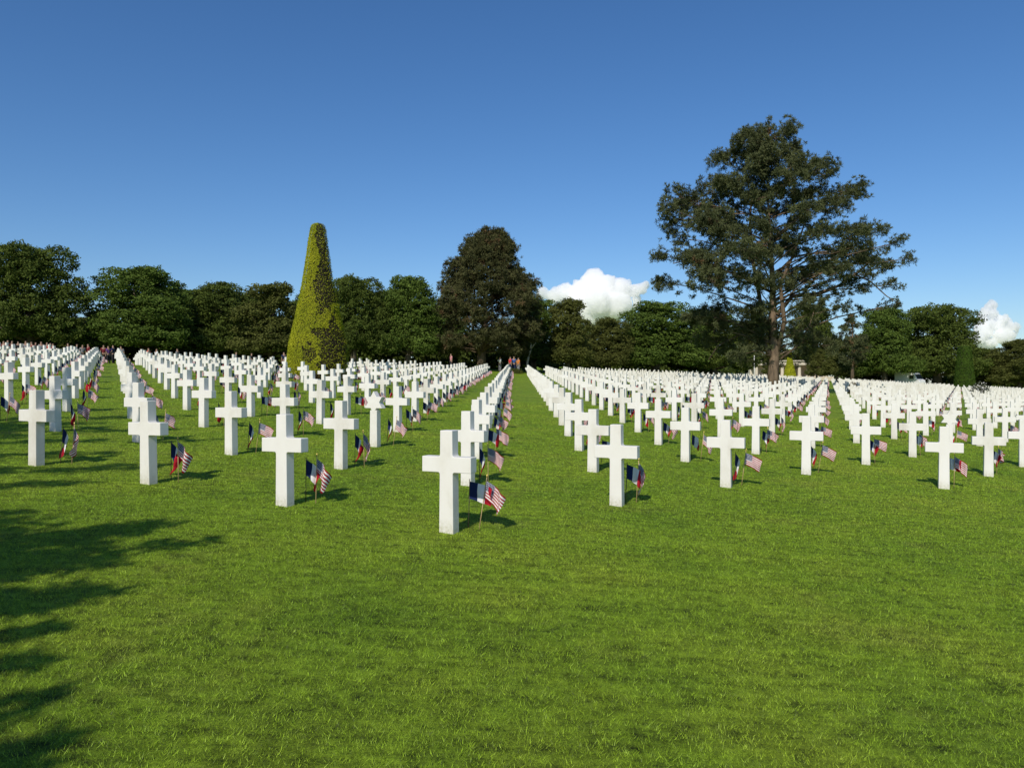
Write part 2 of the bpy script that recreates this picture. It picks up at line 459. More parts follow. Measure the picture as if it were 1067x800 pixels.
# the rest of the field: too many to count one by one
def far_field():
    P = cross_outline(True); V0, F0 = prism(P, .125)
    V0 = np.array(V0); n0 = len(V0); c, s = math.cos(FACING), math.sin(FACING)
    V0r = np.stack([V0[:, 0]*c - V0[:, 1]*s, V0[:, 0]*s + V0[:, 1]*c, V0[:, 2]], 1)
    Vs, Fs = [], []
    for k, (x, y) in enumerate(far_graves):
        Vs.append(V0r + (x + rg.uniform(-.02, .02), y + rg.uniform(-.02, .02), gz(x, y) + rg.uniform(-.015, .015)))
        Fs += [tuple(q + k*n0 for q in f) for f in F0]
    me = bpy.data.meshes.new('distant_crosses'); me.from_pydata(np.concatenate(Vs).tolist(), [], Fs); me.materials.append(M['marble'])
    bm = bmesh.new(); bm.from_mesh(me); bmesh.ops.triangulate(bm, faces=[f for f in bm.faces if len(f.verts) > 4]); bmesh.ops.recalc_face_normals(bm, faces=bm.faces); bm.to_mesh(me); bm.free()
    tag(obj('distant_crosses', me), 'hundreds of tiny far white crosses filling the back of the field', 'crosses', kind='stuff')
    for kind, mat, off, h, nm, lab in (('fr', M['fr'], (.205, .14), .47, 'distant_french_flags', 'specks of far French flags among the distant crosses'),
                                       ('us', M['us'], (.325, .16), .49, 'distant_american_flags', 'specks of far striped American flags among the distant crosses')):
        V, fc, uv = [], [], []
        for x, y in far_graves:
            bx, by = x + off[0] + rg.uniform(-.03, .03), y + off[1] + rg.uniform(-.04, .04); bz = gz(bx, by)
            yaw = R(rg.uniform(-40, 40)); dr = rg.uniform(.3, 1.1); ca, sa = math.cos(yaw), math.sin(yaw)
            pu = [(0, 0, 0), (.12*math.cos(dr), .03, -.12*math.sin(dr)), (.26*math.cos(dr*1.15), -.02, -.26*math.sin(dr*1.15))]
            n = len(V)
            for a, b, c_ in pu:
                for dz in (-.19, 0): V.append((bx + a*ca - b*sa, by + a*sa + b*ca, bz + h + c_ + dz))
            fc += [n, n+2, n+3, n+1, n+2, n+4, n+5, n+3]
            uv += [(0, 0), (.45, 0), (.45, 1), (0, 1), (.45, 0), (1, 0), (1, 1), (.45, 1)]
        tag(obj(nm, mesh_np(nm, np.array(V), fc, 4, [mat], uv=np.array(uv))), lab, 'flags', kind='stuff')
far_field()

# ------------------------------------------------------------------ foliage
def quads(C, size, rng, aspect=1.0, outward=None, bias=.6):
    """leaf-sized quads at points C, normals leaning outward"""
    N = len(C)
    nrm = rng.normal(size=(N, 3)); nrm /= np.linalg.norm(nrm, axis=1)[:, None]
    if outward is not None: nrm = nrm + bias*outward; nrm /= np.linalg.norm(nrm, axis=1)[:, None]
    r = rng.normal(size=(N, 3)); a = np.cross(nrm, r); a /= np.linalg.norm(a, axis=1)[:, None]; b = np.cross(nrm, a)
    s = (size*rng.uniform(.6, 1.3, N))[:, None]*.5
    V = np.empty((N, 4, 3)); V[:, 0] = C - a*s*aspect; V[:, 1] = C - b*s*.6; V[:, 2] = C + a*s*aspect; V[:, 3] = C + b*s*.6
    return V.reshape(-1, 3)

def rand_dir(rng, n):
    d = rng.normal(size=(n, 3)); return d/np.linalg.norm(d, axis=1)[:, None]

def broadleaf(seed, mat, H=10.0, Rw=4.8, low=.12, nl=14, shape='round', leaf=.22, per=24, sub=80):
    """returns (trunk mesh, crown mesh) of a tree H m tall"""
    rng = np.random.default_rng(seed); rnd = random.Random(seed)
    lobes = []
    for k in range(nl):
        f = (k + .5)/nl; z = H*(low + .12 + (.84-low)*f)
        wz = math.sin(math.pi*min(1, max(.02, .16 + .8*f)))**.55 if shape == 'round' else (1.02 - f)**.75
        az = k*2.4 + rnd.uniform(-.5, .5); rr = Rw*wz*rnd.uniform(.28, .64)
        lr = Rw*(.37 if shape == 'round' else .26)*rnd.uniform(.6, 1.3)*(1-.25*f)
        lobes.append((rr*math.cos(az), rr*math.sin(az), min(z, H-lr*.8), lr))
    lobes.append((rnd.uniform(-.5, .5), 0, H*.66, Rw*.58)); lobes.append((0, 0, H*.4, Rw*.66)); lobes.append((rnd.uniform(-.3, .3), rnd.uniform(-.3, .3), H - Rw*.28, Rw*.3))
    for k in range(5):
        az = k*1.26 + rnd.random(); lobes.append((Rw*.62*math.cos(az), Rw*.62*math.sin(az), H*(low+.13), Rw*.34))
    C, O, T = [], [], []
    for (x, y, z, r) in lobes:
        ns = int(sub*(r/1.6)**1.6) + 12
        d = rand_dir(rng, ns); d[:, 2] *= .8
        cc = np.array((x, y, z)) + d*r*rng.uniform(.72, 1.08, ns)[:, None]*np.array((1, 1, .82))
        for c0, dd in zip(cc, d):
            if c0[2] < H*low*.6: continue
            k = int(per*rng.uniform(.7, 1.3)); q = rand_dir(rng, k)*(rng.random(k)**.5)[:, None]*np.array((.52, .52, .26))
            C.append(c0 + q); O.append(np.repeat(dd[None], k, 0) + (0, 0, .35)); T.append(np.clip(rng.normal(rng.uniform(.25, .75), .14, k), 0, 1))
    C = np.concatenate(C); O = np.concatenate(O); T = np.concatenate(T)
    V = quads(C, leaf, rng, outward=O, bias=.8)
    crown = mesh_np('crown', V, np.arange(len(V)), 4, [mat], tone=T)
    m = MB(); r0 = Rw*.075
    m.tube([(0, 0, -.3), (.05, 0, H*.1), (0, .08, H*.28), (.1, 0, H*.5), (0, 0, H*.75)], [r0*1.4, r0, r0*.85, r0*.55, r0*.2], 9, wob=.08, rng=rnd)
    for (x, y, z, r) in lobes[::2]:
        z0 = min(H*.45, z*.55)
        m.tube([(0, 0, z0), (x*.4, y*.4, z0*.5+z*.5-.2), (x*.85, y*.85, z)], [r0*.5, r0*.3, r0*.1], 6, rng=rnd)
    return m.mesh('trunk', M['bark'], True), crown

def needles_mesh(tufts, rng, mat, L=.36, n=16, w=.05):
    """tufts: rows (x, y, z, dx, dy, dz, tone)"""
    T = np.array(tufts); N = len(T)
    c = np.repeat(T[:, :3], n, 0); d0 = np.repeat(T[:, 3:6], n, 0); tone = np.repeat(T[:, 6], n)
    d = rand_dir(rng, N*n) + d0*.75; d /= np.linalg.norm(d, axis=1)[:, None]
    s = np.cross(d, rand_dir(rng, N*n)); s /= np.linalg.norm(s, axis=1)[:, None]
    ln = (L*rng.uniform(.6, 1.15, N*n))[:, None]
    V = np.empty((N*n, 3, 3)); V[:, 0] = c - s*w*.5 + d*.02; V[:, 1] = c + s*w*.5 + d*.02; V[:, 2] = c + d*ln
    V[:, 0] += d*ln*.3; V[:, 1] += d*ln*.3
    # a kite keeps the tuft full: base, sides, tip
    Q = np.empty((N*n, 4, 3)); Q[:, 0] = c; Q[:, 1] = c + d*ln*.55 + s*w*.5; Q[:, 2] = c + d*ln; Q[:, 3] = c + d*ln*.55 - s*w*.5
    tone = np.where(tone > 1.2, tone, np.clip(tone + rng.normal(0, .12, N*n), 0, 1))
    return mesh_np('crown', Q.reshape(-1, 3), np.arange(4*N*n), 4, [mat], tone=tone)

def pine(seed, mat, trunk, pads, dens=1.0, L=.38, n=15, w=.055, k_tw=3, trunk_r=.5, extra_limbs=(), brown=.06, flat=1.0, jit=(.17, .09), airy=False):
    """trunk: list of points; pads: (x, y, z, rx, ry, rz, sparse). Returns trunk, limbs, crown meshes."""
    rng = np.random.default_rng(seed); rnd = random.Random(seed)
    m = MB(); nT = len(trunk)
    H = trunk[-1][2]
    m.tube(trunk, [trunk_r*(1.2 if i == 0 else 1)*(1 - min(.93, 1.25*(p[2]/H if p[2] > 0 else 0)))+.03 for i, p in enumerate(trunk)], 12, wob=.1, rng=rnd)
    tr = m.mesh('trunk', M['pinebark'], True)
    def on_trunk(z):
        for a, b in zip(trunk, trunk[1:]):
            if a[2] <= z <= b[2]:
                t = (z-a[2])/(b[2]-a[2]); return Vector(a).lerp(Vector(b), t)
        return Vector(trunk[-1])
    b = MB(); tufts = []
    for pad in pads:
        x, y, z, rx, ry, rz, sp = pad[:7]; yaw = pad[7] if len(pad) > 7 else 0.0; cy_, sy_ = math.cos(yaw), math.sin(yaw)
        c = Vector((x, y, z)); lat = math.hypot(x, y)
        p0 = on_trunk(max(H*.14, min(H*.93, z - .28*lat - .3)))
        mid = p0.lerp(c, .5) + Vector((rnd.uniform(-.3, .3), rnd.uniform(-.3, .3), .12*lat*rnd.uniform(-.2, 1)))
        q1 = p0.lerp(mid, .5) + Vector((0, 0, rnd.uniform(-.1, .35))); q2 = mid.lerp(c, .5) + Vector((0, 0, rnd.uniform(-.3, .2)))
        r0 = .03 + .0055*lat
        b.tube([p0, q1, mid, q2, c], [r0, r0*.85, r0*.65, r0*.45, r0*.25], 6, rng=rnd)
        vol = rx*ry*rz
        nt = int(dens*sp*46*vol**.72) + 8
        if airy:
            for _ in range(int(4 + lat)):
                s_ = mid.lerp(c, rnd.uniform(-.5, .9)) + Vector((rnd.gauss(0, .4), rnd.gauss(0, .4), rnd.gauss(-.1, .35)))
                for k in range(4): tufts.append((s_.x + rnd.gauss(0, .15), s_.y + rnd.gauss(0, .15), s_.z + rnd.gauss(0, .12), 0, 0, .8, rnd.uniform(.2, .8)))
        # secondary twigs end in clusters of tufts
        ntw = max(4, int(nt/ k_tw))
        for _ in range(ntw):
            d = Vector(rand_dir(rng, 1)[0]); rr = rnd.random()**.42
            ex_, ey_ = d.x*rx*rr, d.y*ry*rr; e = c + Vector((ex_*cy_ - ey_*sy_, ex_*sy_ + ey_*cy_, d.z*rz*rr*flat))
            if rnd.random() < .35:
                s = q2.lerp(c, rnd.random()); b.tube([s, s.lerp(e, .5) + Vector((0, 0, -.08)), e], [.028, .02, .008], 4, cap=False, rng=rnd)
            up = Vector((d.x*.5, d.y*.5, .6 + .3*d.z))
            tn = rnd.uniform(.1, .85)
            if rnd.random() < brown: tn = 2.0
            for k in range(k_tw):
                tufts.append((e.x + rnd.gauss(0, jit[0]), e.y + rnd.gauss(0, jit[0]), e.z + rnd.gauss(0, jit[1]), up.x, up.y, up.z, tn))
    for pts, r0, r1 in extra_limbs:
        k = len(pts); b.tube(pts, [r0 + (r1-r0)*i/(k-1) for i in range(k)], 7, wob=.08, rng=rnd)
    li = b.mesh('limbs', M['pinebark'], True)
    return tr, li, needles_mesh(tufts, rng, mat, L, n, w)

# --- the tall open pine
def big_pine():
    Z = 65.0; px = .0315*1.0; X0, _ = BIGPINE; g = gz(X0, Z)
    P = [(360,90,58,34),(300,112,50,34),(430,112,45,30),(225,155,38,34),(500,165,36,22),(350,165,90,42),(250,205,60,34),(470,208,62,26),
         (130,255,42,40),(200,262,60,42),(108,325,38,34),(180,345,65,38),(270,300,60,36),(340,250,60,26),(440,262,70,24),(560,258,52,22),(602,240,17,16),
         (520,300,55,26),(440,325,50,16),(120,372,32,18),(66,424,30,17),(140,430,60,27),(86,490,38,27),(165,500,60,32),(240,440,60,26),(220,385,60,24),
         (530,392,68,22),(600,402,50,24),(660,393,38,16),(722,380,26,9),(738,432,20,9),(690,446,38,11),(640,432,38,14),(500,452,55,16),(568,458,34,18),
         (690,500,22,12),(716,548,16,10),(560,505,20,11),(545,562,22,13),(478,492,38,12),(280,505,60,24),(232,562,58,22),(330,425,50,14),(400,505,44,14),
         (300,575,60,22),(420,565,50,20),(395,335,40,14),(300,365,50,18),(620,515,10,8),(150,585,26,16),(480,350,45,20),(430,390,40,16),(590,345,28,12),(555,325,40,15),(200,600,55,22),(350,600,60,22),(640,470,22,10),(90,300,30,22),(280,150,30,24),(410,70,28,18),(320,80,26,16),(240,255,50,26),(380,215,50,24),(170,450,50,22),(590,430,40,14)]
    low = [(330,640,75,40),(235,640,55,34),(430,625,55,34),(300,690,60,26),(480,640,36,40),(460,690,40,24),(350,600,60,26),(520,660,40,30),(270,690,40,18)]
    rnd = random.Random(4); pads = []
    yc = lambda cy: height_at(cy/2.5806 + 100 + max(0, 260-cy)*.045, Z) - g - .25
    for n, (cx, cy, rx, ry) in enumerate(P):
        x = (cx-375)*px; z = yc(cy)
        half = np.interp(cy, [60, 150, 250, 330, 430, 520, 600], [2.4, 5, 8, 8.5, 10.5, 9, 5])
        dmax = math.sqrt(max(0.3, half**2 - x*x))*.75
        y = rnd.uniform(-dmax, dmax) if abs(x) < half*.75 else rnd.uniform(-1.4, 1.4)
        small = rx < 28
        pads.append((x, y, z, rx*px, max(rx*px*.9, .6), ry*px*.95, 1.35 if not small else 1.7))
        if rx >= 50 and cy < 460:                    # its counterpart towards or away from us gives the crown depth
            pads.append((x*.75 + rnd.uniform(-.6, .6), -math.copysign(rnd.uniform(.4, .9)*dmax, y), z + rnd.uniform(-.6, .5), rx*px*.8, rx*px*.8, ry*px*.6, .9))
    for cx, cy, rx, ry in low:
        pads.append(((cx-375)*px, rnd.uniform(-2.5, 2.5), yc(cy), rx*px, rx*px, ry*px, .6))
    H = 20.6
    trunk = [(0.05, 0, -.3), (.0, 0, 1.4), (.15, 0, 3.2), (.0, .1, 5.6), (-.05, 0, 9), (-.25, 0, 13), (-.45, .1, 17), (-.5, 0, H)]
    L = lambda *a: [((cx-375)*px, dy, yc(cy)) for cx, cy, dy in a]
    ex = [(L((375,700,0),(345,640,.4),(350,560,.6),(330,440,.8),(322,330,.9),(325,250,.8)), .26, .06),
          (L((382,700,0),(400,600,-.5),(385,500,-.8),(420,420,-1),(445,345,-1.2)), .24, .06),
          (L((385,580,0),(430,530,.3),(500,522,.5),(560,500,.6),(620,455,.3),(650,425,0)), .20, .06),
          (L((600,470,.4),(640,490,.2),(680,530,0),(722,556,0)), .07, .03),
          (L((375,690,0),(300,630,1),(240,660,1.5),(215,700,1.6)), .10, .04),
          (L((395,700,0),(440,660,-.6),(462,610,-.9),(478,560,-.9)), .12, .03),
          (L((375,480,0),(430,425,0),(500,412,.2),(580,405,.3)), .13, .05),
          (L((370,420,0),(290,400,.3),(200,420,.5),(110,440,.5)), .14, .04)]
    t, l, c = pine(21, M['pine'], trunk, pads, dens=1.65, trunk_r=.46, extra_limbs=ex, L=.33, n=19, w=.048, airy=True, brown=.02, k_tw=6, jit=(.20, .20))
    r = empty('pine_tree', (X0, Z, g))
    tag(r, 'tall spreading pine with open limbs, the tallest tree, rising out of the crosses', 'tree')
    obj('trunk', t, r); obj('limbs', l, r); obj('crown', c, r)
big_pine()

def auto_pads(seed, prof, n, r=(1.0, 1.6), fl=.55, fill=.55, sp=1.0):
    """prof: list of (z, half width)"""
    rnd = random.Random(seed); zs = [p[0] for p in prof]; ws = [p[1] for p in prof]; out = []
    for k in range(n):
        z = rnd.uniform(zs[0], zs[-1]); w = float(np.interp(z, zs, ws)); a = k*2.399 + rnd.uniform(-.3, .3)
        rr = rnd.uniform(*r)*min(1, .45 + w/5); q = max(0, w - rr*.8)*(fill + (1-fill)*rnd.random())
        out.append((q*math.cos(a), q*math.sin(a), z, rr, rr, rr*fl, sp))
    return out

# --- the dark rounded pine at the end of the middle aisle
def dark_pine():
    Z = 86.0; X0 = at(509, Z); g = gz(X0, Z); k = Z/F/4.71
    prof = [(height_at(230+y/4.71, Z)-g, w*k*.55) for y, w in ((640, 420), (600, 500), (500, 540), (400, 525), (320, 460), (260, 410), (200, 335), (150, 280), (105, 225), (80, 165), (58, 70))]
    pads = auto_pads(8, prof, 190, (1.0, 1.7), .6, .7, 1.25)
    H = prof[-1][0]; dx = -.8
    trunk = [(dx, 0, -.3), (dx, 0, 2), (dx+.3, 0, 5), (dx+.5, .1, 9), (0, 0, H*.9)]
    ex = [([(dx, -.2, 1.5), (dx-.9, -1, 4), (dx-.7, -1.6, 8), (dx-.5, -1.2, 12)], .22, .06), ([(dx, 0, 1.8), (dx+1.3, -1.2, 5), (dx+1.2, -2, 9), (dx+1, -1.5, 12)], .2, .05)]
    t, l, c = pine(31, M['pine2'], trunk, pads, dens=.8, trunk_r=.5, extra_limbs=ex, L=.42, n=13, w=.07, brown=.035)
    r = empty('pine_tree', (X0, Z, g))
    tag(r, 'broad dark domed pine standing at the far end of the middle aisle', 'tree')
    obj('trunk', t, r); obj('limbs', l, r); obj('crown', c, r)
dark_pine()

# --- broadleaf trees along the back of the field
VAR = [broadleaf(1, M['oak'], 10, 4.8), broadleaf(2, M['oak'], 10, 5.4, nl=16), broadleaf(3, M['oak2'], 10, 4.6), broadleaf(4, M['oak3'], 10, 5.0, nl=15),
       broadleaf(5, M['oak2'], 10, 4.0, nl=13, leaf=.24), broadleaf(6, M['oak'], 10, 3.6, nl=16, shape='cone')]
def pine_small(seed):
    pads = auto_pads(seed, [(2.6, 1.2), (4, 2.8), (6, 3.0), (8, 2.2), (9.7, .5)], 46, (.7, 1.1), .5, .6, 1.3)
    return pine(seed, M['pine'], [(0, 0, -.3), (.1, 0, 3), (0, 0, 9.4)], pads, dens=1.0, trunk_r=.28, L=.34, n=11, w=.08)
SP = pine_small(77)

def place_tree(px, top, Z, wpx, var, name, label, rot=None, H0=10.0, W0=None):
    X = at(px, Z); g = gz(X, Z); h = height_at(top, Z) - g; w = wpx/F*Z
    r = empty(name, (X, Z, g), rot if rot is not None else random.Random(int(px*7+Z)).uniform(0, 6.28))
    W0 = W0 or {0: 9.6, 1: 10.8, 2: 9.2, 3: 10, 4: 8, 5: 7.2, 'p': 6.4}[var]
    s = h/H0; sx = w/W0
    r.scale = (sx, sx, s)
    tag(r, label, 'tree', 'trees along the back of the field')
    if var == 'p':
        for nm, me in zip(('trunk', 'limbs', 'crown'), SP): obj(nm, me, r)
    else:
        for nm, me in zip(('trunk', 'crown'), VAR[var]): obj(nm, me, r)
    return r

TREES = [
 # px, top, Z, width px, variant, name, label
 (30, 252, 74, 122, 1, 'broadleaf_tree', 'tall leafy tree at the far left end of the treeline'),
 (-38, 262, 78, 100, 0, 'broadleaf_tree', 'leafy tree cut by the left edge of the view'),
 (150, 276, 79, 132, 3, 'broadleaf_tree', 'wide dark crown rising right of the gap in the left treeline'),
 (104, 322, 84, 70, 2, 'broadleaf_tree', 'low tree filling the dip between the two tallest left crowns'),
 (224, 292, 84, 90, 0, 'broadleaf_tree', 'medium leafy tree second left of the large clipped cone'),
 (283, 294, 80, 88, 4, 'broadleaf_tree', 'dense tree immediately left of the large clipped cone'),
 (368, 286, 82, 84, 1, 'broadleaf_tree', 'leafy tree immediately right of the large clipped cone'),
 (425, 286, 85, 88, 3, 'broadleaf_tree', 'rounded green tree between the clipped cone and the domed pine'),
 (592, 309, 92, 58, 4, 'broadleaf_tree', 'ragged small tree in front of the cloud, right of the domed pine'),
 (556, 309, 96, 78, 3, 'broadleaf_tree', 'low olive tree tucked against the right side of the domed pine'),
 (634, 330, 104, 66, 2, 'broadleaf_tree', 'low tree under the large cloud'),
 (683, 313, 108, 116, 3, 'broadleaf_tree', 'broad bright green rounded tree right of the large cloud'),
 (744, 322, 112, 100, 0, 'broadleaf_tree', 'dark tree just left of the tall pine trunk'),
 (790, 330, 188, 70, 2, 'broadleaf_tree', 'tree behind the stone colonnade and the tall pine trunk'),
 (848, 316, 186, 66, 0, 'broadleaf_tree', 'dark tree immediately right of the tall pine trunk'),
 (872, 350, 150, 34, 4, 'broadleaf_tree', 'low brownish tree right of the stone colonnade'),
 (922, 318, 150, 80, 3, 'broadleaf_tree', 'green tree left of the white van'),
 (977, 316, 156, 104, 1, 'broadleaf_tree', 'large round dark tree above and right of the white van'),
 (1028, 362, 160, 70, 0, 'broadleaf_tree', 'low tree under the small cloud, right of the distant dark cone'),
 (1062, 352, 150, 74, 2, 'broadleaf_tree', 'dark tree cut by the right edge of the view'),
 (1120, 350, 150, 80, 1, 'broadleaf_tree', 'tree past the right edge of the view'),
]
for t in TREES: place_tree(*t)
place_tree(803, 366, 165, 20, 4, 'broadleaf_tree', 'small dark tree masking the middle of the stone colonnade')
place_tree(851, 362, 165, 26, 2, 'broadleaf_tree', 'small dark tree masking the right part of the stone colonnade')
place_tree(888, 326, 141, 40, 'p', 'pine_tree', 'slim dark pine with a bare lower trunk left of the white van')
# a second line behind closes the gaps
for k, (px, top, Z, w, v) in enumerate([(0, 312, 100, 90, 0), (75, 330, 100, 90, 1), (190, 300, 104, 110, 3), (255, 303, 104, 100, 1), (325, 302, 104, 90, 0), (398, 303, 108, 90, 1),
        (460, 318, 112, 90, 3), (600, 338, 122, 70, 1), (655, 346, 128, 70, 0), (715, 340, 132, 90, 1), (905, 352, 172, 70, 1), (950, 350, 176, 70, 0), (1010, 372, 180, 70, 3), (1060, 372, 178, 70, 1)]):
    desc = ['behind the far left tree', 'behind the dip in the left treeline', 'behind the wide dark left crown', 'behind the trees left of the clipped cone', 'behind the large clipped cone',
            'between the trees right of the clipped cone', 'behind the domed pine', 'behind the ragged tree by the cloud', 'under the large cloud, farther off', 'behind the bright rounded tree',
            'behind the slim dark pine', 'behind the white van', 'behind the distant dark cone', 'behind the trees at the far right'][k]
    place_tree(px, top, Z, w, v, 'broadleaf_tree', 'mostly hidden back-row tree ' + desc)

# dark growth that closes the foot of the treeline
def undergrowth():
    rng = np.random.default_rng(9); C = []
    for t in np.arange(-.85, .85, .0022):
        if .30 < t < .42: base = 196
        else: base = float(np.interp(t, [-.85, -.3, 0, .1, .25, .3, .42, .85], [84, 90, 100, 112, 132, 150, 172, 172]))
        for _ in range(3):
            Z = base + rng.uniform(-2, 4); X = t*Z
            h = rng.uniform(1.5, 4.6); g = gz(X, Z)
            n = 14
            p = np.array((X, Z, g + h*rng.random()**.8)) + rand_dir(rng, n)*rng.random((n, 1))**.5*np.array((1.0, .8, .7))
            C.append(p)
    C = np.concatenate(C); V = quads(C, .75, rng, outward=np.repeat([[0, -1., .3]], len(C), 0), bias=.7)
    me = mesh_np('undergrowth', V, np.arange(len(V)), 4, [M['oak']], tone=rng.random(len(C))*.5)
    tag(obj('undergrowth', me), 'dark tangled undergrowth beneath the treeline', 'undergrowth', kind='stuff')
undergrowth()

# --- clipped cones
def topiary(name, loc, prof, mat, n, leaf, label, dead=False, seed=3):
    rng = np.random.default_rng(seed); zs = np.array([p[0] for p in prof]); rs = np.array([p[1] for p in prof])
    # sample height in proportion to the girth
    zz = np.linspace(zs[0], zs[-1], 500); w = np.interp(zz, zs, rs) + .05; c = np.cumsum(w); z = np.interp(rng.random(n)*c[-1], c, zz)
    az = rng.uniform(0, 2*math.pi, n); r = np.interp(z, zs, rs)
    bump = np.array([noise.noise(Vector((math.cos(a)*q*1.6, math.sin(a)*q*1.6, h*1.3))) for a, q, h in zip(az, r, z)])
    tone = np.clip(.5 + bump*.5 + rng.normal(0, .22, n), 0, 1)
    rr = r*(1 + .025*bump) - rng.random(n)**2*.08 + rng.normal(0, .012, n)
    if dead:  # a strip of bare brown twigs down the right-hand side, ragged at the edge
        n2 = np.array([noise.noise(Vector((math.cos(a)*q*1.1+7, math.sin(a)*q*1.1, h*.9))) + .6*noise.noise(Vector((a*5, q, h*3.5))) for a, q, h in zip(az, r, z)])
        da = np.abs((az - R(-27) + math.pi) % (2*math.pi) - math.pi)            # centred towards the right, seen from the aisle
        edge = R(60) + n2*.5 - .25*sstep(.35, .0, np.abs(z - 1.9)/2.2)*0
        patch = (np.sin(z*1.1 + 1.0) < -.72) & (n2 > -.05)
        isdead = (da < edge) & (rng.random(n) < .90) & ~patch
        tone = np.where(isdead, np.where(rng.random(n) < .84, 1.7, tone*.7), tone)
        rr = np.where(isdead, rr - rng.random(n)*.22 - .05*(n2 > 0), rr)
    C = np.stack([np.cos(az)*rr, np.sin(az)*rr, z], 1)
    out = np.stack([np.cos(az), np.sin(az), np.full(n, .25)], 1)
    V = quads(C, leaf, rng, outward=out, bias=1.1)
    r_ = empty(name, (loc[0], loc[1], gz(*loc)))
    tag(r_, label, 'clipped tree')
    obj('crown', mesh_np('crown', V, np.arange(len(V)), 4, [mat], tone=tone), r_)
    m = MB(); H = zs[-1]
    m.tube([(0, 0, -.2), (0, 0, H*.5), (0, 0, H*.9)], [rs.max()*.12, rs.max()*.08, .03], 8)
    obj('trunk', m.mesh('trunk', M['bark'], True), r_)
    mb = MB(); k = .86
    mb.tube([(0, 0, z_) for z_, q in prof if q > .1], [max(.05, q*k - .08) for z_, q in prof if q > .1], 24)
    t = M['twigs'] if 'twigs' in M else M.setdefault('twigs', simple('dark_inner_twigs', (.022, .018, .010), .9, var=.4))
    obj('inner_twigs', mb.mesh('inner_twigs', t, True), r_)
    return r_
s42 = 42/F
topiary('clipped_cone_tree', TOPIARY, [(.0, 1.30), (.25, 1.52), (.9, 1.66), (1.9, 1.56), (3.4, 1.22), (5.1, .88), (6.8, .62), (7.7, .50), (8.15, .43), (8.36, .37), (8.46, .24), (8.5, .03)],
        M['yew'], 110000, .055, 'tall clipped golden yew cone with a brown bare side, above the left crosses', True)
topiary('clipped_cone_tree', TOP2, [(.0, 1.45), (.3, 1.6), (4.0, 1.15), (6.2, .95), (6.9, .82), (7.0, .1)], M['yew2'], 14000, .17, 'distant dark green clipped cone behind the right crosses', seed=5)
topiary('clipped_cone_tree', (at(823, 158), 158.0), [(.0, 1.2), (.4, 1.32), (3.6, .6), (5.8, .25), (6.2, .05)], M['yew'], 9000, .2, 'small bright green clipped pyramid in front of the stone colonnade', seed=6)

def low_shrub(name, x, y, rx, ry, h, mat, label, n=900, leaf=.09, seed=1, petals=0):
    rng = np.random.default_rng(seed); d = rand_dir(rng, n); d[:, 2] = np.abs(d[:, 2])
    C = d*rng.uniform(.55, 1.0, n)[:, None]*np.array((rx, ry, h)); C[:, 2] += .03
    V = quads(C, leaf, rng, outward=d, bias=.7)
    r = empty(name, (x, y, gz(x, y))); tag(r, label, 'shrub')
    obj('foliage', mesh_np('foliage', V, np.arange(len(V)), 4, [mat], tone=rng.random(n)), r)
    if petals:
        k = rng.choice(n, petals, replace=False); V = quads(C[k]*1.04, leaf*1.1, rng, outward=d[k], bias=1)
        obj('blossom', mesh_np('blossom', V, np.arange(len(V)), 4, [M['petal']]), r)
tx, ty = TOPIARY
for k, (dx, dy, rx, h, mt, lab) in enumerate([(-1.5, -1.6, .55, .38, 'shrub', 'low grey-green shrub at the left foot of the large clipped cone'),
        (.1, -2.0, .6, .42, 'rust_shrub', 'low russet shrub at the front foot of the large clipped cone'), (1.6, -1.5, .6, .45, 'shrub', 'low dark shrub at the right foot of the large clipped cone')]):
    low_shrub('low_shrub', tx+dx, ty+dy, rx, .45, h, M[mt], lab, seed=k+1, petals=40 if k == 0 else 0)
low_shrub('low_shrub', *SHRUBS[0], .95, .9, 1.75, M['shrub'], 'dark shrub with pale blossom standing among the far right crosses', n=1600, leaf=.13, seed=7, petals=220)
low_shrub('low_shrub', *SHRUBS[1], .5, .5, 1.1, M['rust_shrub'], 'russet shrub among the crosses right of the right-hand aisle', n=800, leaf=.12, seed=8)
low_shrub('clipped_bush', at(536, 78.5), 78.5, .95, .5, .55, M['oak2'], 'low clipped bush closing the far end of the middle aisle', n=2200, leaf=.09, seed=9)

# ------------------------------------------------------------------ shade pines just left of the camera, their shadow lies on the lawn
def shade_pine(seed, x, y, H, w, label, zlo=4.0, n=60, name='pine_tree'):
    prof = [(zlo, w*.75), (zlo+(H-zlo)*.3, w), (zlo+(H-zlo)*.7, w*.7), (H, w*.12)]
    pads = auto_pads(seed, prof, n, (1.0, 1.7), .28, .35, 1.15)
    t, l, c = pine(seed, M['pine'], [(0, 0, -.3), (.1, 0, H*.3), (0, 0, H*.95)], pads, dens=.8, trunk_r=.35, L=.38, n=11, w=.07)
    r = empty(name, (x, y, gz(x, y))); tag(r, label, 'tree')
    obj('trunk', t, r); obj('limbs', l, r); obj('crown', c, r)
SUN_DX, SUN_DY, SUN_T = math.sin(R(19.5)), math.cos(R(19.5)), 1/math.tan(R(39))
def lawn_point(px, py):
    t = (px - CX) / F; y = EYE * F / (py - CY + F * (.036 - .05225 * t))
    return at(px, y), y
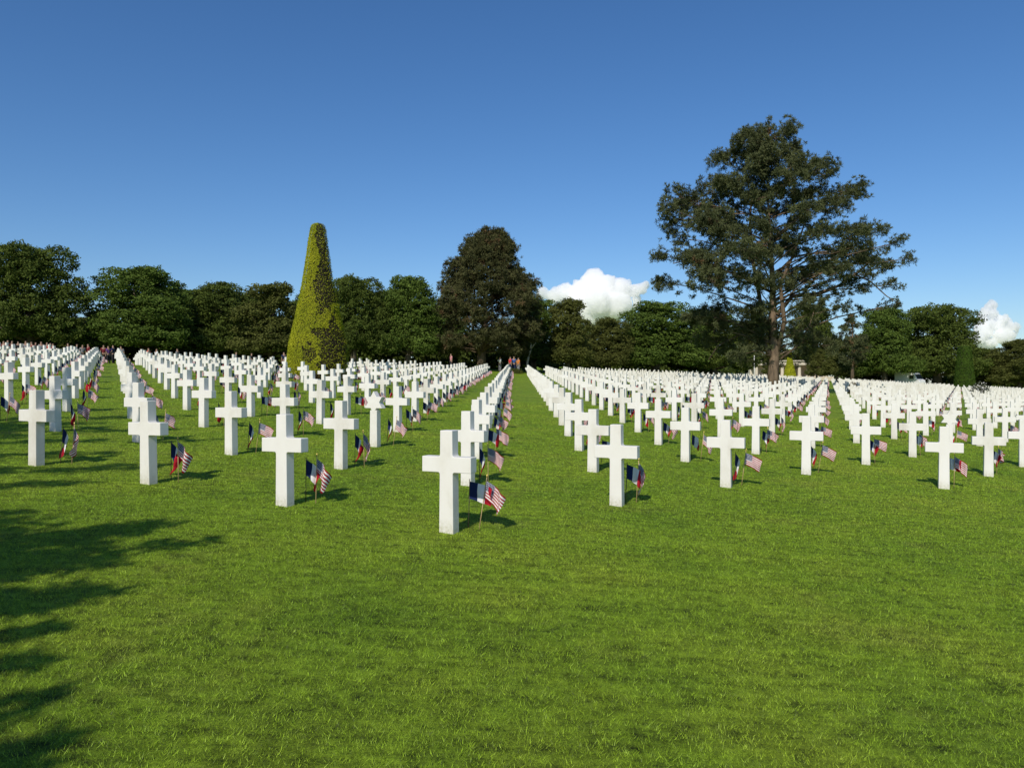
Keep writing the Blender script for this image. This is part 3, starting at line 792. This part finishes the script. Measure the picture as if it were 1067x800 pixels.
def streak_pine(seed, x0, y0, H, streaks, extra, label, hs=.7):
    """a pine whose outer boughs cast the long finger shadows that lie on the lawn"""
    rnd = random.Random(seed); g0 = gz(x0, y0); pads = []
    for (ax, ay, bx, by, wd, h, sp) in streaks:
        a = Vector((*lawn_point(ax, ay), 0)); b = Vector((*lawn_point(bx, by), 0)); m = (a+b)/2; v = b-a
        h *= hs; gm = gz(m.x, m.y); z = gm + h
        cx, cy = m.x - SUN_DX*SUN_T*h, m.y - SUN_DY*SUN_T*h
        pads.append((cx-x0, cy-y0, z-g0, v.length/2 + .08, wd*1.25, .10, sp, math.atan2(v.y, v.x)))
    for k in range(extra):
        zz = rnd.uniform(3.5, H-.6); w = 3.2*(1-((zz-3.5)/(H-3.5))**1.5) + .4; a = rnd.uniform(R(100), R(290))
        pads.append((w*math.cos(a)*rnd.uniform(.3, 1), w*math.sin(a)*rnd.uniform(.3, 1), zz, 1.2, 1.2, .4, 1.0))
    t, l, c = pine(seed, M['pine'], [(0, 0, -.3), (.1, 0, H*.3), (0, 0, H*.95)], pads, dens=2.6, trunk_r=.3, L=.17, n=10, w=.05, jit=(.06, .04))
    r = empty('pine_tree', (x0, y0, g0)); tag(r, label, 'tree')
    obj('trunk', t, r); obj('limbs', l, r); obj('crown', c, r)
streak_pine(51, -8.6, -3.4, 8.5,
    [(-80, 556, 120, 556, .20, 7.4, 3.6), (-80, 575, 150, 572, .20, 7.0, 3.6), (-40, 590, 130, 590, .16, 6.8, 3.6), (-80, 640, 60, 625, .16, 6.5, 3.4), (-80, 566, 95, 560, .26, 7.2, 3.4), (-80, 590, 75, 588, .24, 6.9, 3.4), (-80, 603, 45, 602, .2, 6.6, 3.2), (-60, 622, 90, 612, .12, 6.5, 3.2), (-40, 566, 172, 551, .17, 7.2, 5.5), (20, 558, 196, 548, .12, 6.4, 6.0), (0, 582, 212, 566, .15, 6.6, 6.0), (-80, 600, 110, 585, .12, 6.8, 3.4), (-80, 580, 60, 575, .22, 7.2, 3.2),
     (-60, 650, 131, 610, .11, 6.6, 3.6), (-60, 640, 60, 628, .12, 6.2, 3.2), (-40, 672, 55, 655, .06, 6.4, 2.2), (-50, 705, 64, 680, .05, 6.0, 1.8), (-50, 760, 75, 722, .06, 5.8, 2.0),
     (-60, 826, 66, 770, .05, 5.4, 4.0), (-60, 800, 30, 790, .06, 5.6, 3.0), (-60, 534, 45, 536, .09, 7.9, 2.6), (-60, 545, 30, 546, .10, 8.2, 2.6)], 30,
    'pine left of the viewer whose shadow darkens the near lawn')
streak_pine(52, -12.5, 3.0, 10.0,
    [(-60, 508, 112, 503, 0.18, 8.5, 4.1), (30, 492, 170, 485, 0.22, 8.2, 5.1), (-60, 478, 140, 470, 0.22, 8.8, 4.4), (-40, 462, 110, 458, 0.22, 9.0, 4.4), (40, 450, 215, 447, 0.24, 9.4, 4.4),
     (-40, 444, 120, 440, 0.27, 9.6, 4.8), (50, 436, 200, 434, 0.27, 10, 4.4), (-40, 428, 130, 427, 0.27, 10, 4.4), (-80, 492, 20, 490, 0.22, 8.0, 4.1), (120, 462, 230, 458, 0.14, 9.2, 2.7)], 34,
    'pine left of the view whose shadow falls on the left crosses', .8)

# ------------------------------------------------------------------ people
def skin_mesh(name, verts, edges, radii, mats, sub=1):
    me = bpy.data.meshes.new(name); me.from_pydata(verts, edges, []); o = obj(name, me)
    o.modifiers.new('s', 'SKIN'); sv = me.skin_vertices[0].data
    for k, r in enumerate(radii): sv[k].radius = (r, r) if not isinstance(r, tuple) else r
    sv[0].use_root = True
    m = o.modifiers.new('b', 'SUBSURF'); m.levels = sub; m.render_levels = sub
    dg = bpy.context.evaluated_depsgraph_get(); dg.update()
    out = bpy.data.meshes.new_from_object(o.evaluated_get(dg)); out.name = name
    bpy.data.objects.remove(o); bpy.data.meshes.remove(me)
    out.materials.clear(); out.materials.append(mats)
    for p in out.polygons: p.use_smooth = True
    return out

def person_set(pose):
    a = {'stand': (.26, 0, .80, .24, -.05, .98), 'hold': (.25, -.22, .98, .18, -.3, 1.12)}[pose]
    hx, hy, hz, _, _, _ = a
    V = [(0, 0, .95), (0, 0, 1.15), (0, 0, 1.38), (0, -.01, 1.50), (0, -.02, 1.60), (0, -.03, 1.70)]
    rad = [(.14, .10), (.125, .09), (.15, .095), .055, .085, .08]
    E = [(0, 1), (1, 2), (2, 3), (3, 4), (4, 5)]
    for s in (-1, 1):
        n = len(V)
        V += [(s*.18, 0, 1.42), (s*.24, .02, 1.16), (s*hx, hy, (1.16+hz)/2 if pose == 'stand' else 1.02), (s*hx*.98, hy-.02, hz-.06)]
        rad += [.055, .042, .033, .036]; E += [(2, n), (n, n+1), (n+1, n+2), (n+2, n+3)]
        n = len(V)
        V += [(s*.09, 0, .88), (s*.11, -.01, .48), (s*.12, .02, .10), (s*.13, -.14, .045)]
        rad += [.085, .06, .042, .04]; E += [(0, n), (n, n+1), (n+1, n+2), (n+2, n+3)]
    body = skin_mesh('body', V, E, rad, M['skin'])
    # clothes follow the same bones, a little larger
    sv = [V[0], V[1], V[2]]; sr = [(.165, .125), (.15, .115), (.172, .118)]; se = [(0, 1), (1, 2)]
    for s in (-1, 1):
        n = len(sv); sv += [(s*.18, 0, 1.42), (s*.23, .02, 1.22)]; sr += [.075, .062]; se += [(2, n), (n, n+1)]
    shirt = skin_mesh('shirt', sv, se, sr, M['skin'])
    tv = [(0, 0, .98)]; tr = [(.15, .12)]; te = []
    for s in (-1, 1):
        n = len(tv); tv += [(s*.09, 0, .86), (s*.11, -.01, .48), (s*.12, .02, .12)]; tr += [.11, .085, .07]; te += [(0, n), (n, n+1), (n+1, n+2)]
    trou = skin_mesh('trousers', tv, te, tr, M['skin'])
    hair = skin_mesh('hair', [(0, 0, 1.64), (0, .0, 1.71)], [(0, 1)], [(.085, .085), (.088, .088)], M['hair'])
    return body, shirt, trou, hair
PS = [person_set('stand'), person_set('hold')]
CLOTH = {}
def cloth(c):
    if c not in CLOTH:
        col = {'red': (.55, .03, .03), 'dark red': (.16, .02, .025), 'coral': (.65, .13, .09), 'blue': (.03, .09, .28), 'orange': (.6, .2, .04), 'black': (.02, .02, .025),
               'white': (.7, .7, .68), 'grey': (.2, .2, .21), 'navy': (.02, .03, .08), 'pink': (.6, .25, .28), 'green': (.04, .2, .06), 'purple': (.12, .05, .2)}[c]
        CLOTH[c] = simple(c.replace(' ', '_') + '_fabric', col, .8, .2)
    return CLOTH[c]

def person(px, Z, shirt, trousers, label, pose=0, group=None, h=1.0, dz=0):
    X = at(px, Z)
    r = empty('person', (X, Z, gz(X, Z) + dz), random.Random(int(px*3)).uniform(-2.8, 2.8)); r.scale = (h,)*3
    tag(r, label, 'person', group)
    for nm, me, c in zip(('body', 'shirt', 'trousers', 'hair'), PS[pose], (None, shirt, trousers, None)):
        o = obj(nm, me, r)
        if c:
            o.material_slots[0].link = 'OBJECT'; o.material_slots[0].material = cloth(c)
G = 'visitors standing at the far left edge of the field'
LP = [(4, 64, 'dark red', 'black', 'at the far left, cut by the edge'), (8, 65, 'coral', 'grey', 'leftmost pair, nearer the edge'), (12.5, 65.5, 'pink', 'navy', 'second of the leftmost pair'), (19, 68, 'black', 'black', 'between the leftmost pair and the red group'),
      (27, 66, 'grey', 'black', 'left end of the dark red group'), (33, 65, 'dark red', 'navy', 'bareheaded in the middle of the dark red group'), (37, 66.5, 'dark red', 'black', 'right part of the dark red group'), (43, 67, 'grey', 'black', 'between the dark red and bright red clusters'),
      (49, 66, 'dark red', 'grey', 'left in the bright red cluster'), (52.5, 64.5, 'red', 'navy', 'middle of the bright red cluster'), (55.5, 65.5, 'coral', 'grey', 'right end of the bright red cluster'),
      (71, 68, 'black', 'black', 'alone right of the bright red cluster'), (80, 67.5, 'grey', 'navy', 'left of the trio near the left aisle'), (86, 67, 'grey', 'black', 'middle of the trio near the left aisle'), (92, 68, 'dark red', 'black', 'right of the trio near the left aisle'),
      (108, 69, 'dark red', 'black', 'left of those at the end of the left aisle'), (113, 68, 'purple', 'black', 'centre of those at the end of the left aisle'), (118, 69, 'navy', 'black', 'right of those at the end of the left aisle'),
      (126, 68, 'grey', 'grey', 'behind the column right of the left aisle'), (155, 67, 'coral', 'grey', 'alone where the second left block starts'), (163, 68, 'white', 'navy', 'beside the coral-shirted one'), (185, 69, 'grey', 'black', 'right of the white-shirted one'),
      (246, 71, 'grey', 'black', 'first of three left of the clipped cone'), (262, 71, 'black', 'navy', 'second of three left of the clipped cone'), (296, 72, 'navy', 'black', 'nearest to the clipped cone on its left')]
for k, (px, Z, s, t, w) in enumerate(LP):
    person(px, Z, s, t, f'person in {s} top, {w}', k % 2, G, .97 + .07*((k*37) % 10)/10, -.12)
G2 = 'visitors standing at the end of the middle aisle'
person(531.5, 81, 'red', 'navy', 'person in a red top behind the clipped bush at the aisle end', 0, G2)
person(535.5, 81.5, 'blue', 'navy', 'person in a blue top between red and orange tops behind the bush', 1, G2, 1.03)
person(540, 81, 'orange', 'grey', 'person in an orange top right of the blue one behind the bush', 0, G2, .97)
person(470, 80, 'pink', 'black', 'person in a pink top left of the domed pine trunk', 0, G2)
person(521, 84, 'white', 'grey', 'person in a white top beside the domed pine trunk', 1, G2, .95)

# ------------------------------------------------------------------ colonnade, van, post
def colonnade():
    Z = 175.0; x0, x1 = at(785, Z), at(863, Z); xc = (x0+x1)/2; g = min(gz(x0, Z), gz(x1, Z)); H = height_at(375.5, Z) - g; W = (x1-x0)/2
    r = empty('colonnade', (xc, Z, g)); tag(r, 'low pale stone colonnade seen behind the tall pine trunk', 'building')
    m = MB(); m.box(-W-.6, W+.6, -1.6, 5, -1.5, .9); obj('plinth', m.mesh('plinth', M['stone'], bevel=.03), r)
    m = MB(); m.box(-W, W, -.9, 4.6, H-1.1, H-.25); m.box(-W-.3, W+.3, -1.2, 4.9, H-.249, H); obj('entablature', m.mesh('entablature', M['stone'], bevel=.03), r)
    m = MB(); m.box(-W+.2, W-.2, 3.2, 4.4, .9, H-1.1); obj('rear_wall', m.mesh('rear_wall', M['stone']), r)
    for k in range(9):
        x = -W + .7 + k*(2*W-1.4)/8
        m = MB(); m.tube([(x, 0, .9), (x, 0, 1.1), (x, 0, 1.12), (x, 0, H-1.4), (x, 0, H-1.38), (x, 0, H-1.1)], [.5, .5, .38, .34, .46, .46], 16); obj('column', m.mesh('column', M['stone'], False), r)
colonnade()

def van():
    Z = 149.0; X = at(948, Z); r = empty('parked_van', (X, Z, gz(X, Z)), R(-62)); tag(r, 'white high-roofed van parked under the trees behind the right crosses', 'van')
    P = [(-2.6, .45), (2.45, .45), (2.6, .6), (2.6, 1.15), (2.15, 1.35), (1.55, 2.35), (1.3, 2.62), (-2.45, 2.72), (-2.6, 2.6)]
    n = len(P); V = [(x, -.95, z) for x, z in P] + [(x, .95, z) for x, z in P]
    Fc = [tuple(range(n)), tuple(range(2*n-1, n-1, -1))] + [(i, i+n, (i+1) % n+n, (i+1) % n) for i in range(n)]
    obj('body', bevelled('body', V, Fc, M['van'], .07), r)
    m = MB(); m.v = [(2.12, -.8, 1.42), (2.12, .8, 1.42), (1.63, .8, 2.27), (1.63, -.8, 2.27)]; m.v += [(x+.03, y, z+.02) for x, y, z in m.v]
    m.f = [(0, 1, 2, 3), (7, 6, 5, 4), (0, 4, 5, 1), (1, 5, 6, 2), (2, 6, 7, 3), (3, 7, 4, 0)]; obj('windscreen', m.mesh('windscreen', M['glass']), r)
    for s in (-1, 1):
        m = MB(); m.box(.55, 1.45, s*.97-.02, s*.97+.02, 1.4, 2.1); obj('side_window', m.mesh('side_window', M['glass']), r)
        for x in (-1.6, 1.7):
            m = MB(); m.tube([(x, s*.75, .34), (x, s*.98, .34)], [.34, .34], 18); w = obj('wheel', m.mesh('wheel', M['tyre']), r)
            m = MB(); m.tube([(x, s*.97, .34), (x, s*1.0, .34)], [.2, .19], 14); obj('rim', m.mesh('rim', M['rim']), w)
van()
def post():
    Z = 100.0; X = at(786, Z); m = MB(); m.tube([(0, 0, -.3), (0, 0, height_at(370.5, Z)-gz(X, Z))], [.05, .045], 10); o = obj('white_post', m.mesh('white_post', M['post'], True))
    o.location = (X, Z, gz(X, Z)); tag(o, 'slim white post at the left end of the stone colonnade', 'post')
post()

# pale crooked leaning stem right of the middle aisle end
def crooked():
    Z = 90.0; L = lambda a: [(at(x, Z) - at(549, Z), 0, height_at(y, Z) - gz(at(549, Z), Z)) for x, y in a]
    m = MB(); m.tube([(0, 0, -.2)] + L([(549.5, 377), (551, 371), (553, 364), (553.5, 356), (551, 346)]), [.14, .13, .12, .1, .08, .05], 8)
    m.tube(L([(553, 364), (558, 357), (560, 348)]), [.08, .06, .03], 6)
    r = empty('leaning_tree', (at(549, Z), Z, gz(at(549, Z), Z))); tag(r, 'thin pale crooked tree stem right of the middle aisle end', 'tree')
    obj('trunk', m.mesh('trunk', M['stone'], True), r)
    rng = np.random.default_rng(2); C = np.concatenate([np.array(p) + rand_dir(rng, 120)*rng.random((120, 1))*.9 for p in L([(551, 344), (560, 346), (555, 338)])])
    V = quads(C, .22, rng); obj('crown', mesh_np('crown', V, np.arange(len(V)), 4, [M['oak2']], tone=rng.random(len(C))), r)
crooked()

# ------------------------------------------------------------------ clouds
def cloud(name, D, blobs, label, seed):
    """blobs in photo pixels (x, y, r); real size at distance D"""
    rnd = random.Random(seed); bm = bmesh.new(); cx = sum(b[0] for b in blobs)/len(blobs); cy = sum(b[1] for b in blobs)/len(blobs); k = D/F
    for x, y, r in blobs:
        for q in range(5):
            a = rnd.uniform(0, 6.28); e = rnd.uniform(0, .55)*r if q else 0
            m = Matrix.Translation(((x-cx + math.cos(a)*e)*k, rnd.uniform(-.9, .9)*r*k, -(y-cy + math.sin(a)*e)*k)) @ Matrix.Scale(r*k*(1 if q == 0 else rnd.uniform(.45, .7)), 4)
            bmesh.ops.create_icosphere(bm, subdivisions=3, radius=1.0, matrix=m)
    me = bpy.data.meshes.new(name); bm.to_mesh(me); bm.free(); o = obj(name, me)
    rm = o.modifiers.new('r', 'REMESH'); rm.mode = 'VOXEL'; rm.voxel_size = k*1.0
    for sz, st in ((k*14, k*6), (k*6, k*4), (k*2.6, k*2.4)):
        tx = bpy.data.textures.new('puff', 'CLOUDS'); tx.noise_scale = sz; tx.noise_depth = 2
        d = o.modifiers.new('d', 'DISPLACE'); d.texture = tx; d.strength = st; d.mid_level = .5; d.texture_coords = 'LOCAL'
    dg = bpy.context.evaluated_depsgraph_get(); dg.update(); out = bpy.data.meshes.new_from_object(o.evaluated_get(dg)); bpy.data.objects.remove(o)
    out.materials.clear(); out.materials.append(M['cloud'])
    for p in out.polygons: p.use_smooth = True
    o = obj(name, out); o.location = ((cx-CX)*k, D, EYE + (CY-cy)*k)
    tag(o, label, 'cloud', kind='structure')
t = NT('cloud_vapour'); vol = t.n('ShaderNodeVolumePrincipled'); vol.inputs['Color'].default_value = (1, 1, 1, 1); vol.inputs['Density'].default_value = .085; vol.inputs['Anisotropy'].default_value = 0.0
t.t.links.new(vol.outputs[0], t.out.inputs['Volume']); M['cloud'] = t.m
cloud('cloud', 2600, [(619, 295, 15), (606, 305, 12), (632, 300, 12), (645, 303, 12), (590, 306, 11), (578, 309, 9), (566, 305, 7), (620, 315, 18), (600, 322, 15), (640, 318, 16), (658, 305, 9), (668, 301, 6), (673, 297, 4),
                      (655, 318, 10), (617, 330, 15), (635, 330, 13), (662, 312, 7)], 'billowing white cumulus cloud low above the central treeline', 3)
cloud('cloud', 2900, [(1035, 320, 6), (1032, 328, 8), (1029, 336, 9), (1040, 338, 9), (1050, 340, 8), (1022, 345, 9), (1035, 350, 12), (1048, 352, 9), (1018, 356, 8), (1058, 343, 4), (1030, 362, 11)], 'small white cloud above the treeline at the right', 5)

# ------------------------------------------------------------------ light, sky, camera
SUN_AZ, SUN_EL = 199.5, 39.0
w = bpy.data.worlds.new('World'); scene.world = w; w.use_nodes = True
nt = w.node_tree; bg = nt.nodes['Background']; sky = nt.nodes.new('ShaderNodeTexSky'); sky.sky_type = 'NISHITA'
sky.sun_disc = False; sky.sun_elevation = R(SUN_EL); sky.sun_rotation = R(SUN_AZ); sky.altitude = 50; sky.air_density = 1.0; sky.dust_density = .4; sky.ozone_density = 4.0
hs = nt.nodes.new('ShaderNodeHueSaturation'); hs.inputs['Saturation'].default_value = 1.18; nt.links.new(sky.outputs[0], hs.inputs['Color']); mul = nt.nodes.new('ShaderNodeMix'); mul.data_type = 'RGBA'; mul.blend_type = 'MULTIPLY'; mul.inputs[0].default_value = 1; mul.inputs[7].default_value = (.91, .96, 1.06, 1)
nt.links.new(hs.outputs[0], mul.inputs[6]); nt.links.new(mul.outputs[2], bg.inputs[0]); bg.inputs[1].default_value = .105
sun = bpy.data.lights.new('sun', 'SUN'); sun.energy = 4.2; sun.angle = R(.53); sun.color = (1, .93, .82)
so = bpy.data.objects.new('sun', sun); link(so); so.location = (-20, -40, 40)
d = Vector((-math.sin(R(SUN_AZ))*math.cos(R(SUN_EL)), -math.cos(R(SUN_AZ))*math.cos(R(SUN_EL)), -math.sin(R(SUN_EL))))
so.rotation_euler = d.to_track_quat('-Z', 'Y').to_euler()

cam = bpy.data.cameras.new('camera'); cam.sensor_width = 36; cam.lens = F/1067*36; cam.clip_end = 9000; cam.clip_start = .05
co = bpy.data.objects.new('camera', cam); link(co); co.location = (0, 0, EYE); co.rotation_euler = (R(90), 0, 0); scene.camera = co
scene.view_settings.view_transform = 'Standard'; scene.view_settings.look = 'None'; scene.view_settings.exposure = 0.0; scene.view_settings.gamma = 1
scene.cycles.max_bounces = 32; scene.cycles.diffuse_bounces = 4; scene.cycles.transmission_bounces = 4; scene.cycles.volume_bounces = 32; scene.cycles.transparent_max_bounces = 6
